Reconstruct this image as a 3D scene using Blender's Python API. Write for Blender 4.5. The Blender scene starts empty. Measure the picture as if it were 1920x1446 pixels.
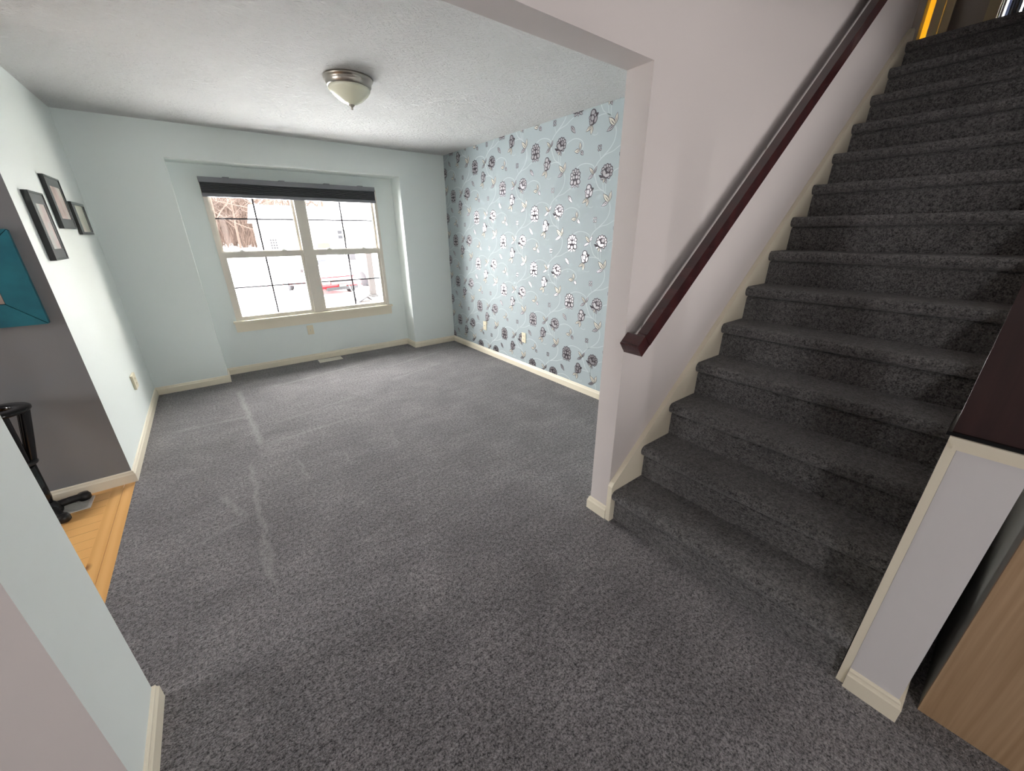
import bpy, bmesh, math, random
from mathutils import Vector, Matrix
random.seed(7)
PI = math.pi
S = bpy.context.scene
COL = S.collection

# ------------------------------------------------------------------ camera
cam_d = bpy.data.cameras.new('camera'); cam = bpy.data.objects.new('camera', cam_d); COL.objects.link(cam)
cam_d.sensor_fit = 'HORIZONTAL'; cam_d.sensor_width = 36.0
cam_d.lens = 716.756 / 1920 * 36.0
cam_d.clip_start = 0.02; cam_d.clip_end = 500
CR = Vector((0.793787, -0.608171, -0.005541)); CU = Vector((0.228731, 0.290073, 0.929269)); CF = Vector((0.563547, 0.738908, -0.369363))
cam.matrix_world = Matrix(((CR.x, CU.x, -CF.x, 0), (CR.y, CU.y, -CF.y, 0), (CR.z, CU.z, -CF.z, 1.504), (0, 0, 0, 1)))
S.camera = cam

# ------------------------------------------------------------------ world, exposure, daylight portals
S.view_settings.view_transform = 'Standard'; S.view_settings.look = 'None'
S.view_settings.gamma = 1.0; S.view_settings.use_curve_mapping = False
S.view_settings.exposure = 0.36
W = bpy.data.worlds.new('overcast_sky'); S.world = W; W.use_nodes = True
wn = W.node_tree.nodes; wl = W.node_tree.links; wn.clear()
wo = wn.new('ShaderNodeOutputWorld'); wb = wn.new('ShaderNodeBackground')
wb.inputs[0].default_value = (1.0, 0.98, 0.955, 1); wb.inputs[1].default_value = 26.0
wl.new(wb.outputs[0], wo.inputs[0])
S.cycles.max_bounces = 14; S.cycles.diffuse_bounces = 8; S.cycles.glossy_bounces = 6
S.cycles.transparent_max_bounces = 24; S.cycles.sample_clamp_indirect = 60.0
S.cycles.use_denoising = True

def portal(name, loc, rot, sx, sy):
    d = bpy.data.lights.new(name, 'AREA'); d.shape = 'RECTANGLE'; d.size = sx; d.size_y = sy
    d.cycles.is_portal = True
    o = bpy.data.objects.new(name, d); o.location = loc; o.rotation_euler = rot; COL.objects.link(o)
    return o
portal('window_daylight_portal', (1.01, 5.46, 1.3), (-PI/2, 0, 0), 1.8, 1.45)
portal('hall_door_daylight_portal', (HALLX := 2.9, -3.34, 1.15), (PI/2, 0, 0), HALLW := 0.46, 1.7)
portal('hall_fill_opening_portal', (-2.66, -2.6, 1.6), (0, -PI/2, 0), 1.0, 0.6)  # invented opening, added as fill for the half wall face and risers
portal('hall_fill_slot_portal', (0.65, -3.34, 1.2), (PI/2, 0, 0), 0.14, 1.7)  # invented slot behind the camera, added to brighten the window wall
portal('dining_daylight_portal', (-4.64, 2.2, 1.45), (0, -PI/2, 0), 1.1, 1.0)

# ------------------------------------------------------------------ materials
def mat(name, col, rough=0.6, metal=0.0, spec=0.5, coat=0.0):
    m = bpy.data.materials.new(name); m.use_nodes = True
    b = m.node_tree.nodes['Principled BSDF']
    b.inputs['Base Color'].default_value = (*col, 1); b.inputs['Roughness'].default_value = rough
    b.inputs['Metallic'].default_value = metal; b.inputs['Specular IOR Level'].default_value = spec
    b.inputs['Coat Weight'].default_value = coat
    return m
def P(m): return m.node_tree.nodes['Principled BSDF']
def N(m, t, **kw):
    n = m.node_tree.nodes.new(t)
    for k, v in kw.items(): setattr(n, k, v)
    return n
def K(m, a, b): m.node_tree.links.new(a, b)
def objco(m, scale=(1, 1, 1), rot=(0, 0, 0)):
    tc = N(m, 'ShaderNodeTexCoord'); mp = N(m, 'ShaderNodeMapping')
    mp.inputs['Scale'].default_value = scale; mp.inputs['Rotation'].default_value = rot
    K(m, tc.outputs['Object'], mp.inputs['Vector']); return mp.outputs['Vector']
def noise(m, vec, scale, detail=3, rough=0.55, dist=0.0):
    n = N(m, 'ShaderNodeTexNoise'); n.inputs['Scale'].default_value = scale; n.inputs['Detail'].default_value = detail
    n.inputs['Roughness'].default_value = rough; n.inputs['Distortion'].default_value = dist
    K(m, vec, n.inputs['Vector']); return n.outputs['Fac']
def ramp(m, fac, stops):
    r = N(m, 'ShaderNodeValToRGB'); e = r.color_ramp.elements
    while len(e) < len(stops): e.new(0.5)
    for i, (p, c) in enumerate(stops): e[i].position = p; e[i].color = (*c, 1)
    K(m, fac, r.inputs['Fac']); return r.outputs['Color']
def math_(m, op, a, b=None, clamp=False):
    n = N(m, 'ShaderNodeMath', operation=op); n.use_clamp = clamp
    for i, v in enumerate((a, b)):
        if v is None: continue
        if isinstance(v, (int, float)): n.inputs[i].default_value = v
        else: K(m, v, n.inputs[i])
    return n.outputs[0]
def mixc(m, fac, a, b, mode='MIX'):
    n = N(m, 'ShaderNodeMix', data_type='RGBA', blend_type=mode)
    for i, v in ((0, fac), (6, a), (7, b)):
        if isinstance(v, (int, float)): n.inputs[i].default_value = v
        elif isinstance(v, tuple): n.inputs[i].default_value = (*v, 1)
        else: K(m, v, n.inputs[i])
    return n.outputs[2]
def bump(m, h, strength=0.3, dist=0.01):
    b = N(m, 'ShaderNodeBump'); b.inputs['Strength'].default_value = strength; b.inputs['Distance'].default_value = dist
    K(m, h, b.inputs['Height']); K(m, b.outputs['Normal'], P(m).inputs['Normal'])

def paint(name, col, rough=0.55, spec=0.35):
    m = mat(name, col, rough, 0, spec)
    v = objco(m); bump(m, noise(m, v, 240, 2), 0.06, 0.002)
    return m
AQUA = paint('pale_aqua_paint', (0.735, 0.79, 0.775))
PINK = paint('mauve_grey_paint', (0.60, 0.555, 0.545))
GREY = paint('dark_grey_paint', (0.20, 0.204, 0.216), 0.4, 0.5)
LAV = paint('lavender_grey_paint', (0.62, 0.60, 0.605))
TRIM = mat('cream_trim_paint', (0.75, 0.69, 0.56), 0.35, 0, 0.5)
TRIM_WORN = mat('tan_wood_trim', (0.36, 0.29, 0.18), 0.4)

CEIL = mat('brushed_texture_ceiling', (0.76, 0.757, 0.75), 0.8, 0, 0.2)
v = objco(CEIL); n1 = noise(CEIL, v, 7, 2, 0.5)
sw = N(CEIL, 'ShaderNodeMapping'); K(CEIL, v, sw.inputs['Vector']); sw.inputs['Scale'].default_value = (14, 34, 20)
n2 = noise(CEIL, sw.outputs['Vector'], 1.0, 5, 0.62, 2.2)
K(CEIL, n1, N(CEIL, 'ShaderNodeMath').inputs[0])
n3 = ramp(CEIL, n2, [(0.38, (0, 0, 0)), (0.62, (1, 1, 1))])
bump(CEIL, n3, 0.8, 0.02)

def carpet(name, dark, light, tread=False):
    m = mat(name, light, 0.95, 0, 0.1)
    v = objco(m)
    fine = noise(m, v, 150, 2, 0.75)
    mid = noise(m, v, 60, 2, 0.6)
    patch = noise(m, v, 2.6 if not tread else 6.0, 4, 0.62, 0.6)
    mp = N(m, 'ShaderNodeMapping'); K(m, v, mp.inputs['Vector'])
    mp.inputs['Scale'].default_value = (2.2, 9, 4); mp.inputs['Rotation'].default_value = (0, 0, 0.25)
    brush = noise(m, mp.outputs['Vector'], 1.6, 4, 0.65, 0.8)
    tuft = math_(m, 'ADD', math_(m, 'MULTIPLY', fine, 0.62), math_(m, 'MULTIPLY', mid, 0.38))
    base = ramp(m, tuft, [(0.38, dark), (0.62, light)])
    pile = math_(m, 'ADD', math_(m, 'MULTIPLY', patch, 0.6), math_(m, 'MULTIPLY', brush, 0.4))
    pc = ramp(m, pile, [(0.36, (0.76, 0.76, 0.76)), (0.5, (0.95, 0.95, 0.95)), (0.66, (1.28, 1.27, 1.26))] if not tread else [(0.34, (0.80, 0.80, 0.80)), (0.5, (0.97, 0.97, 0.97)), (0.68, (1.2, 1.19, 1.18))])
    col = mixc(m, 1.0, base, pc, 'MULTIPLY')
    if not tread:
        # pile marks left by dragging furniture and the vacuum cleaner: streaks at fixed places on the floor
        sep = N(m, 'ShaderNodeSeparateXYZ'); K(m, v, sep.inputs[0])
        wob = math_(m, 'MULTIPLY', math_(m, 'SUBTRACT', noise(m, v, 9, 3), 0.5), 0.07)
        total = None
        for (ax, ay, bx, by, w, g) in [(-0.03, 4.66, 0.02, 3.20, 0.035, 0.55), (-0.07, 3.0, -0.09, 1.68, 0.022, 0.42), (0.20, 2.86, 0.22, 2.50, 0.014, 0.4),
                (0.5, 2.76, 0.5, 2.5, 0.012, 0.38), (-0.26, 2.68, -0.14, 2.30, 0.022, 0.35), (0.0, 3.2, 0.75, 3.28, 0.03, 0.32), (-0.12, 2.03, -0.09, 1.72, 0.02, 0.4),
                (-0.42, 2.22, -0.14, 2.32, 0.025, 0.28), (1.45, 4.42, 2.35, 4.66, 0.03, 0.3), (-0.52, 3.9, 0.05, 3.87, 0.03, 0.3), (0.92, 2.93, 0.82, 2.5, 0.016, 0.25),
                (0.2, 4.55, 1.3, 4.75, 0.035, 0.35), (0.1, 3.55, 0.9, 3.75, 0.03, 0.25), (1.3, 3.95, 2.1, 4.2, 0.03, 0.25), (0.3, 2.0, 0.55, 2.1, 0.015, 0.22), (0.35, 1.72, 0.6, 1.82, 0.015, 0.2)]:
            dx, dy = bx - ax, by - ay; L = math.hypot(dx, dy); ux, uy = dx / L, dy / L
            px = math_(m, 'SUBTRACT', sep.outputs['X'], ax); py = math_(m, 'SUBTRACT', sep.outputs['Y'], ay)
            along = math_(m, 'ADD', math_(m, 'MULTIPLY', px, ux), math_(m, 'MULTIPLY', py, uy))
            perp = math_(m, 'ADD', math_(m, 'MULTIPLY', px, -uy), math_(m, 'MULTIPLY', py, ux))
            d = math_(m, 'ABSOLUTE', math_(m, 'ADD', perp, wob))
            f = math_(m, 'SUBTRACT', 1.0, math_(m, 'DIVIDE', d, w), True)
            e = math_(m, 'ABSOLUTE', math_(m, 'SUBTRACT', along, L / 2))
            g2 = math_(m, 'DIVIDE', math_(m, 'SUBTRACT', L / 2, e), 0.08, True)
            f = math_(m, 'MULTIPLY', math_(m, 'MULTIPLY', f, g2), g)
            total = f if total is None else math_(m, 'MAXIMUM', total, f)
        total = math_(m, 'MULTIPLY', total, math_(m, 'ADD', 0.4, noise(m, v, 30, 2)))
        col = mixc(m, total, col, (0.40, 0.395, 0.39))
    K(m, col, P(m).inputs['Base Color'])
    P(m).inputs['Sheen Weight'].default_value = 0.35; P(m).inputs['Sheen Roughness'].default_value = 0.45
    P(m).inputs['Sheen Tint'].default_value = (0.9, 0.9, 0.92, 1)
    bump(m, tuft, 1.0, 0.02)
    return m
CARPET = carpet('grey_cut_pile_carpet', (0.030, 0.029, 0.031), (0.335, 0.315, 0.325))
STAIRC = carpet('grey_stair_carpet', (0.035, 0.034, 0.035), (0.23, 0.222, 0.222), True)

def wood(name, c1, c2, rough=0.35, scale=(1, 1, 1), ring=6.0, knots=False, coat=0.0, rot=(0, 0, 0), dist=3.0, dirn='X'):
    m = mat(name, c1, rough, 0, 0.5, coat)
    v = objco(m, scale, rot)
    w = N(m, 'ShaderNodeTexWave', wave_type='BANDS', bands_direction=dirn); w.inputs['Scale'].default_value = ring
    w.inputs['Distortion'].default_value = dist; w.inputs['Detail'].default_value = 3; w.inputs['Detail Scale'].default_value = 1.2
    K(m, v, w.inputs['Vector'])
    g = noise(m, v, ring * 6, 4, 0.6)
    f = math_(m, 'ADD', math_(m, 'MULTIPLY', w.outputs['Fac'], 0.6), math_(m, 'MULTIPLY', g, 0.4))
    col = ramp(m, f, [(0.2, c2), (0.75, c1)])
    if knots:
        vo = N(m, 'ShaderNodeTexVoronoi'); vo.inputs['Scale'].default_value = 4.2
        K(m, objco(m, (1, 0.75, 1)), vo.inputs['Vector'])
        kf = ramp(m, vo.outputs['Distance'], [(0.045, (0.9, 0.9, 0.9)), (0.13, (0, 0, 0))])
        col = mixc(m, kf, col, (0.22, 0.085, 0.025))
    K(m, col, P(m).inputs['Base Color'])
    return m
PINE = wood('honey_pine_boards', (0.78, 0.45, 0.17), (0.70, 0.37, 0.125), 0.3, (7, 0.6, 1), 0.9, True, dist=1.6)
PINEX = wood('honey_pine_cross_boards', (0.77, 0.43, 0.155), (0.66, 0.33, 0.105), 0.3, (0.6, 7, 1), 0.9, False, rot=(0, 0, 0), dist=1.6)
OAK = mat('light_oak_veneer', (0.38, 0.255, 0.15), 0.42)
v = objco(OAK, (1, 70, 1.6)); gr = noise(OAK, v, 1.0, 4, 0.65)
v2 = objco(OAK, (1, 7, 0.5)); w2 = N(OAK, 'ShaderNodeTexWave', wave_type='RINGS', rings_direction='X'); w2.inputs['Scale'].default_value = 2.2; w2.inputs['Distortion'].default_value = 7.0; w2.inputs['Detail'].default_value = 2; w2.inputs['Detail Scale'].default_value = 1.0; K(OAK, v2, w2.inputs['Vector'])
K(OAK, ramp(OAK, math_(OAK, 'ADD', math_(OAK, 'MULTIPLY', gr, 0.84), math_(OAK, 'MULTIPLY', w2.outputs['Fac'], 0.16)), [(0.28, (0.315, 0.20, 0.11)), (0.72, (0.425, 0.29, 0.175))]), P(OAK).inputs['Base Color'])
MAHOG = wood('dark_red_mahogany', (0.055, 0.014, 0.015), (0.030, 0.009, 0.010), 0.22, (1, 1, 12), 3.0, coat=0.3)
ESPRESSO = wood('dark_brown_stained_wood', (0.040, 0.019, 0.018), (0.024, 0.012, 0.012), 0.3, (12, 12, 0.8), 2.0, coat=0.2)

VINYL = mat('beige_white_vinyl', (0.66, 0.62, 0.55), 0.35)
BLINDF = mat('charcoal_blind_fabric', (0.085, 0.088, 0.095), 0.8)
BLINDR = mat('charcoal_blind_rail', (0.17, 0.175, 0.195), 0.4)
MUNT = mat('grey_glass_grid', (0.02, 0.018, 0.022), 0.5)
PLATE = mat('cream_plastic', (0.72, 0.66, 0.50), 0.35)
DARKHOLE = mat('dark_slot', (0.02, 0.02, 0.02), 0.6)
BLACKG = mat('gloss_black', (0.008, 0.008, 0.009), 0.12)
BLACKP = mat('satin_black_plastic', (0.012, 0.012, 0.013), 0.35)
FRAMEF = mat('black_glazed_mat', (0.055, 0.055, 0.058), 0.16, 0, 0.8)
NICKEL = mat('brushed_nickel', (0.36, 0.335, 0.30), 0.32, 1.0)
REGW = mat('cream_enamel_metal', (0.78, 0.75, 0.66), 0.35)
WHITE = mat('white_enamel', (0.78, 0.77, 0.74), 0.4)
TEAL = mat('teal_painted_canvas', (0.004, 0.125, 0.175), 0.5)
v = objco(TEAL); K(TEAL, ramp(TEAL, noise(TEAL, v, 9, 4), [(0.3, (0.003, 0.105, 0.150)), (0.7, (0.008, 0.155, 0.205))]), P(TEAL).inputs['Base Color'])
GROOVE = mat('dark_teal_groove', (0.002, 0.035, 0.05), 0.6)
BEIGE = mat('pinkish_beige_canvas', (0.36, 0.27, 0.235), 0.6)
GREYLAM = mat('grey_back_board', (0.30, 0.31, 0.29), 0.5)
def photo(name, cols, seed):
    m = mat(name, cols[0], 0.2, 0, 0.6); v = objco(m, (1, 1, 1)); mp = N(m, 'ShaderNodeMapping'); K(m, v, mp.inputs[0]); mp.inputs['Location'].default_value = (seed, seed * 2, seed)
    K(m, ramp(m, noise(m, mp.outputs[0], 6.5, 3), [(0.35, cols[0]), (0.5, cols[1]), (0.63, cols[2])]), P(m).inputs['Base Color']); return m
PH1 = photo('pale_pink_print', [(0.52, 0.58, 0.55), (0.62, 0.50, 0.47), (0.55, 0.44, 0.42)], 1.3)
PH2 = photo('warm_pink_print', [(0.60, 0.60, 0.54), (0.62, 0.48, 0.45), (0.50, 0.38, 0.36)], 4.1)
PH3 = photo('pale_green_print', [(0.60, 0.58, 0.50), (0.52, 0.55, 0.44), (0.62, 0.56, 0.48)], 7.7)
OPAL = mat('frosted_opal_glass', (0.74, 0.74, 0.60), 0.25)
P(OPAL).inputs['Subsurface Weight'].default_value = 0.5; P(OPAL).inputs['Subsurface Radius'].default_value = (0.05, 0.05, 0.04); P(OPAL).inputs['Subsurface Scale'].default_value = 1.0

def glass(name, refl=0.06, tint=(1, 1, 1)):
    m = bpy.data.materials.new(name); m.use_nodes = True; nt = m.node_tree; nt.nodes.clear()
    o = nt.nodes.new('ShaderNodeOutputMaterial'); mx = nt.nodes.new('ShaderNodeMixShader')
    t = nt.nodes.new('ShaderNodeBsdfTransparent'); t.inputs[0].default_value = (*tint, 1)
    g = nt.nodes.new('ShaderNodeBsdfGlossy'); g.inputs['Roughness'].default_value = 0.02
    f = nt.nodes.new('ShaderNodeFresnel'); f.inputs['IOR'].default_value = 1.12
    nt.links.new(f.outputs[0], mx.inputs[0]); nt.links.new(t.outputs[0], mx.inputs[1]); nt.links.new(g.outputs[0], mx.inputs[2]); nt.links.new(mx.outputs[0], o.inputs[0])
    return m
GLASS = glass('window_glass')

# ------------------------------------------------------------------ mesh helpers
class MB:
    def __init__(self): self.v = []; self.f = []; self.m = []; self.s = []
    def add(self, vs, fs, mi=0, smooth=False):
        o = len(self.v); self.v += [tuple(map(float, p)) for p in vs]
        for f in fs: self.f.append([i + o for i in f]); self.m.append(mi); self.s.append(smooth)
        return self
    def box(self, x0, y0, z0, x1, y1, z1, mi=0, faces=None):
        a, b, c = min(x0, x1), min(y0, y1), min(z0, z1); d, e, g = max(x0, x1), max(y0, y1), max(z0, z1)
        vs = [(a, b, c), (d, b, c), (d, e, c), (a, e, c), (a, b, g), (d, b, g), (d, e, g), (a, e, g)]
        fs = [(0, 3, 2, 1), (4, 5, 6, 7), (0, 1, 5, 4), (1, 2, 6, 5), (2, 3, 7, 6), (3, 0, 4, 7)]   # -z +z -y +x +y -x
        keys = ['-z', '+z', '-y', '+x', '+y', '-x']
        for k, f in zip(keys, fs): self.add(vs, [f], (faces or {}).get(k, mi))
        return self
    def prism(self, poly, axis, a0, a1, mi=0, smooth=False):
        # poly in the other two axes (in xyz order)
        def pt(p, a):
            if axis == 'x': return (a, p[0], p[1])
            if axis == 'y': return (p[0], a, p[1])
            return (p[0], p[1], a)
        n = len(poly); vs = [pt(p, a0) for p in poly] + [pt(p, a1) for p in poly]
        self.add(vs, [tuple(range(n)), tuple(range(2 * n - 1, n - 1, -1))], mi)
        self.add(vs, [(i, (i + 1) % n, n + (i + 1) % n, n + i) for i in range(n)], mi, smooth)
        return self
    def lathe(self, prof, c=(0, 0, 0), seg=48, mi=0, axis='z', smooth=True, closed=False):
        vs = []; n = len(prof)
        for i in range(seg):
            a = 2 * PI * i / seg; ca, sa = math.cos(a), math.sin(a)
            for r, h in prof:
                if axis == 'z': vs.append((c[0] + r * ca, c[1] + r * sa, c[2] + h))
                elif axis == 'x': vs.append((c[0] + h, c[1] + r * ca, c[2] + r * sa))
                else: vs.append((c[0] + r * ca, c[1] + h, c[2] + r * sa))
        fs = []
        for i in range(seg):
            j = (i + 1) % seg
            for k in range(n - 1 if not closed else n):
                k2 = (k + 1) % n; fs.append((i * n + k, j * n + k, j * n + k2, i * n + k2))
        if not closed:
            fs.append(tuple(i * n for i in range(seg))[::-1]); fs.append(tuple(i * n + n - 1 for i in range(seg)))
        return self.add(vs, fs, mi, smooth)
    def tube(self, pts, rad, seg=8, mi=0, caps=True, smooth=True):
        pts = [Vector(p) for p in pts]; n = len(pts)
        rad = rad if isinstance(rad, (list, tuple)) else [rad] * n
        vs = []; prev = None
        for i, p in enumerate(pts):
            t = (pts[min(i + 1, n - 1)] - pts[max(i - 1, 0)]).normalized()
            if prev is None:
                up = Vector((0, 0, 1)) if abs(t.z) < 0.9 else Vector((1, 0, 0)); u = t.cross(up).normalized()
            else: u = (prev - t * prev.dot(t)).normalized()
            prev = u; w = t.cross(u)
            for k in range(seg):
                a = 2 * PI * k / seg; vs.append(p + (u * math.cos(a) + w * math.sin(a)) * rad[i])
        fs = [(i * seg + k, i * seg + (k + 1) % seg, (i + 1) * seg + (k + 1) % seg, (i + 1) * seg + k) for i in range(n - 1) for k in range(seg)]
        self.add(vs, fs, mi, smooth)
        if caps: self.add(vs, [tuple(range(seg))[::-1], tuple(range((n - 1) * seg, n * seg))], mi)
        return self
    def build(self, name, mats, parent=None, bevel=0, seg=2, recalc=True):
        org = Vector(parent['_org']) if parent is not None else Vector((0, 0, 0))
        me = bpy.data.meshes.new(name)
        me.from_pydata([tuple(Vector(p) - org) for p in self.v], [], self.f)
        for m in (mats if isinstance(mats, (list, tuple)) else [mats]): me.materials.append(m)
        for p, mi, s in zip(me.polygons, self.m, self.s): p.material_index = mi; p.use_smooth = s
        me.update()
        if recalc:
            bm = bmesh.new(); bm.from_mesh(me); bmesh.ops.recalc_face_normals(bm, faces=bm.faces); bm.to_mesh(me); bm.free()
        o = bpy.data.objects.new(name, me); COL.objects.link(o)
        if parent is not None: o.parent = parent
        if 'org' in dir(self): pass
        o['_org'] = tuple(org)
        if bevel:
            b = o.modifiers.new('bevel', 'BEVEL'); b.width = bevel; b.segments = seg; b.limit_method = 'ANGLE'; b.angle_limit = math.radians(35)
        return o
def tag(o, label=None, cat=None, group=None, kind=None):
    if label: o['label'] = label
    if cat: o['category'] = cat
    if group: o['group'] = group
    if kind: o['kind'] = kind
    return o
def thing(name, loc, label, cat, group=None):
    o = bpy.data.objects.new(name, None); o.empty_display_size = 0.1; o.location = loc; COL.objects.link(o); o['_org'] = tuple(loc)
    return tag(o, label, cat, group)
def struct(name, mb, mats, label, parent=None, **kw):
    o = mb.build(name, mats, parent, **kw); return tag(o, label, name.split('_')[0], None, 'structure')
def copy_tree(o, parent=None):
    c = o.copy(); COL.objects.link(c)
    if parent is not None: c.parent = parent
    for ch in o.children: copy_tree(ch, c)
    return c

# ------------------------------------------------------------------ measured layout (metres)
CZ = 2.44
XL, XR = -0.6935, 2.7413
YW, YREC = 5.0245, 5.298
XA, XB, ZREC = -0.0816, 2.1162, 2.158
XJ, YS, YS2 = 1.4734, 1.0618, 1.1817
ZH = 2.0909
YG = 3.1972
XS, YF, YN = -0.4745, 1.4047, 1.0789
XP, YP1, YP2 = 1.469, -0.144, -0.018
BH, BT = 0.080, 0.014
WT = 5.2
RUN, RISE = 0.22742, 0.1995
NX0, NZ0 = 1.466, 0.196            # nosing of the first step
def nose(i): return NX0 + RUN * i, NZ0 + RISE * i

# ------------------------------------------------------------------ floors and ceilings
fl = MB()
nx, ny = 30, 40
fl.box(XL + 0.0, YN, -0.05, 7.0, 5.6, 0.0)
fl.box(-2.6, -3.4, -0.05, 7.0, YN, 0.0)
struct('floor', fl, [CARPET], 'dark grey cut pile carpet covering the room and the hall floor')
df = MB(); df.box(-4.6, YN, -0.05, XL - 0.11, YG + 0.002, -0.001)
for yb in range(0, 24):
    pass
dfo = struct('floor.001', df, [PINEX], 'honey pine board floor of the dining room left of the carpet')
tb = MB(); tb.box(XL - 0.11, YN, -0.05, XL - 0.0545, YG + 0.002, -0.0005); tb.box(XL - 0.0525, YN, -0.05, XL, YG + 0.002, -0.0005)
struct('trim_1', tb, [PINE], 'pair of knotty pine border boards along the carpet edge', bevel=0.0015)
gap = MB()
for k in range(13):
    yy = YG - 0.06 - k * 0.083; gap.box(-4.5, yy, -0.02, XL - 0.112, yy + (0.0022 if k % 4 == 1 else 0.0010), -0.0006)
gp = gap.build('board_gaps', mat('board_seam', (0.34, 0.17, 0.06), 0.6), dfo)
ce = MB(); ce.box(-4.6, YS2 - 0.002, CZ, XR + 0.2, YW + 0.4, CZ + 0.12)
struct('ceiling', ce, [CEIL], 'white brush textured ceiling of the front room')
ce = MB(); ce.box(-2.7, -3.4, CZ, 2.0, YS, CZ + 0.12); ce.box(2.0, -3.4, CZ, 7.1, YP1 - 0.1, CZ + 0.12)
struct('ceiling.001', ce, [CEIL], 'white textured ceiling of the hall')
ce = MB(); ce.box(1.6, YP1 - 0.1, WT, 7.2, 3.3, WT + 0.12)
struct('ceiling.002', ce, [mat('white_hall_ceiling', (0.78, 0.78, 0.77), 0.8)], 'white ceiling high above the stairs and upper hall')
w = MB(); w.box(1.9, YP1 - 0.1, CZ + 0.12, 7.1, YP1, WT); w.box(1.9, YP1, CZ + 0.12, 2.0, YS, WT)
struct('wall_stairwell', w, [PINK], 'mauve upper wall enclosing the open side of the stairwell')

# ------------------------------------------------------------------ walls
# window wall with its recess
WX0, WX1, WZ0, WZ1 = 0.13, 1.897, 0.60, 2.02
w = MB()
w.box(XL - 0.12, YW, 0, XA, YREC + 0.15, CZ + 0.1); w.box(XB, YW, 0, XR + 0.15, YREC + 0.15, CZ + 0.1); w.box(XA, YW, ZREC, XB, YREC + 0.15, CZ + 0.1)
w.box(XA, YREC, 0, WX0, YREC + 0.15, ZREC); w.box(WX1, YREC, 0, XB, YREC + 0.15, ZREC); w.box(WX0, YREC, 0, WX1, YREC + 0.15, WZ0); w.box(WX0, YREC, WZ1, WX1, YREC + 0.15, ZREC)
struct('wall_back', w, [AQUA], 'pale aqua window wall with a shallow recess around the window')
# left wall, its grey dining side and the end
w = MB(); w.box(XL - 0.12, YG + 0.1, 0, XL, YW + 0.05, CZ + 0.1); w.box(-4.6, YG, 0, XL, YG + 0.1, CZ + 0.1, 1, {'+x': 0, '+y': 0})
struct('wall_left', w, [AQUA, GREY], 'pale aqua left wall whose dining room side is dark grey')
# stub wall in the foreground
w = MB(); w.box(XS - 0.12, YN, 0, XS, YF, WT, 1, {'-y': 1, '+x': 0, '+y': 2, '-x': 2}); w.box(-2.6, YN, 0, XS - 0.12, YN + 0.12, WT, 1, {'+y': 2})
struct('wall_front', w, [AQUA, PINK, GREY], 'short wall end in the near left corner, aqua on one face and mauve on the other')
# header and stair wall
w = MB(); w.box(XS, YS, ZH, XJ, YS2, WT, 0)
w.box(XJ, YS, 0, 4.554, YS2, WT, 0, {'+y': 1})
struct('wall_stairs', w, [PINK, AQUA], 'mauve grey stair wall with the square opening into the front room')
# dining room shell
w = MB(); w.box(-4.7, YN, 0, -4.58, YG + 0.1, 0.9); w.box(-4.7, YN, 2.0, -4.58, YG + 0.1, CZ + 0.1); w.box(-4.7, YN, 0.9, -4.58, 1.7, 2.0); w.box(-4.7, 2.7, 0.9, -4.58, YG + 0.1, 2.0)
w.box(-4.6, YN, 0, -2.6, YN + 0.12, CZ + 0.1)
struct('wall_dining', w, [GREY], 'grey outer wall of the dining room')
# hall shell behind the camera
w = MB(); w.box(-2.7, -3.3, 0, -2.6, -2.9, WT); w.box(-2.7, -2.3, 0, -2.6, YN + 0.12, WT); w.box(-2.7, -2.9, 0, -2.6, -2.3, 1.1); w.box(-2.7, -2.9, 2.1, -2.6, -2.3, WT)  # the gap is an added, unseen fill opening
struct('wall_hall', w, [PINK], 'mauve wall on the far left of the hall')
w = MB(); D0, D1, DZ = HALLX - HALLW / 2, HALLX + HALLW / 2, 2.0
w.box(-2.7, -3.4, 0, 0.58, -3.28, WT); w.box(0.72, -3.4, 0, D0, -3.28, WT); w.box(0.58, -3.4, 2.05, 0.72, -3.28, WT); w.box(0.58, -3.4, 0, 0.72, -3.28, 0.35); w.box(D1, -3.4, 0, 7.1, -3.28, WT); w.box(D0, -3.4, DZ, D1, -3.28, WT); w.box(D0, -3.4, 0, D1, -3.28, 0.3)  # the narrow slot is an added fill opening, apart from the door
struct('wall_entry', w, [PINK], 'mauve entry wall behind the viewer with the glazed door opening')
w = MB(); w.box(7.0, -3.3, 0, 7.1, 3.2, CZ + 0.1)
struct('wall_right_hall', w, [PINK], 'mauve wall at the far right end of the hall')

# ------------------------------------------------------------------ wallpaper wall
PAPER = mat('blue_grey_wallpaper', (0.375, 0.43, 0.45), 0.6, 0.0, 0.06)
vv = objco(PAPER); K(PAPER, math_(PAPER, 'ADD', 0.52, math_(PAPER, 'MULTIPLY', noise(PAPER, vv, 3, 2), 0.12)), P(PAPER).inputs['Roughness'])
FOIL = mat('silver_foil_print', (0.40, 0.385, 0.40), 0.44, 1.0)
INK = mat('dark_grey_ink_print', (0.075, 0.065, 0.075), 0.7, 0, 0.1)
PEARL = mat('pearl_cream_print', (0.60, 0.58, 0.50), 0.45, 0.15, 0.3)
VINE = mat('pale_pearl_vine_print', (0.50, 0.565, 0.57), 0.5, 0.0, 0.15)
wp = MB()
wp.box(XR, YS2, 0, XR + 0.12, YW, CZ + 0.1)
Y0, Y1, Z0, Z1 = 1.9, YW - 0.001, BH + 0.002, CZ - 0.001
def wpoly(pts, base, lay, mi):
    q = []
    for u, wv in pts:
        y = min(max(base[0] - u, Y0), Y1); z = min(max(base[1] + wv, Z0), Z1); q.append((XR - lay, y, z))
    ys = [p[1] for p in q]; zs = [p[2] for p in q]
    if max(ys) - min(ys) < 1e-5 or max(zs) - min(zs) < 1e-5: return
    wp.add(q, [tuple(range(len(q)))], mi)
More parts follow.
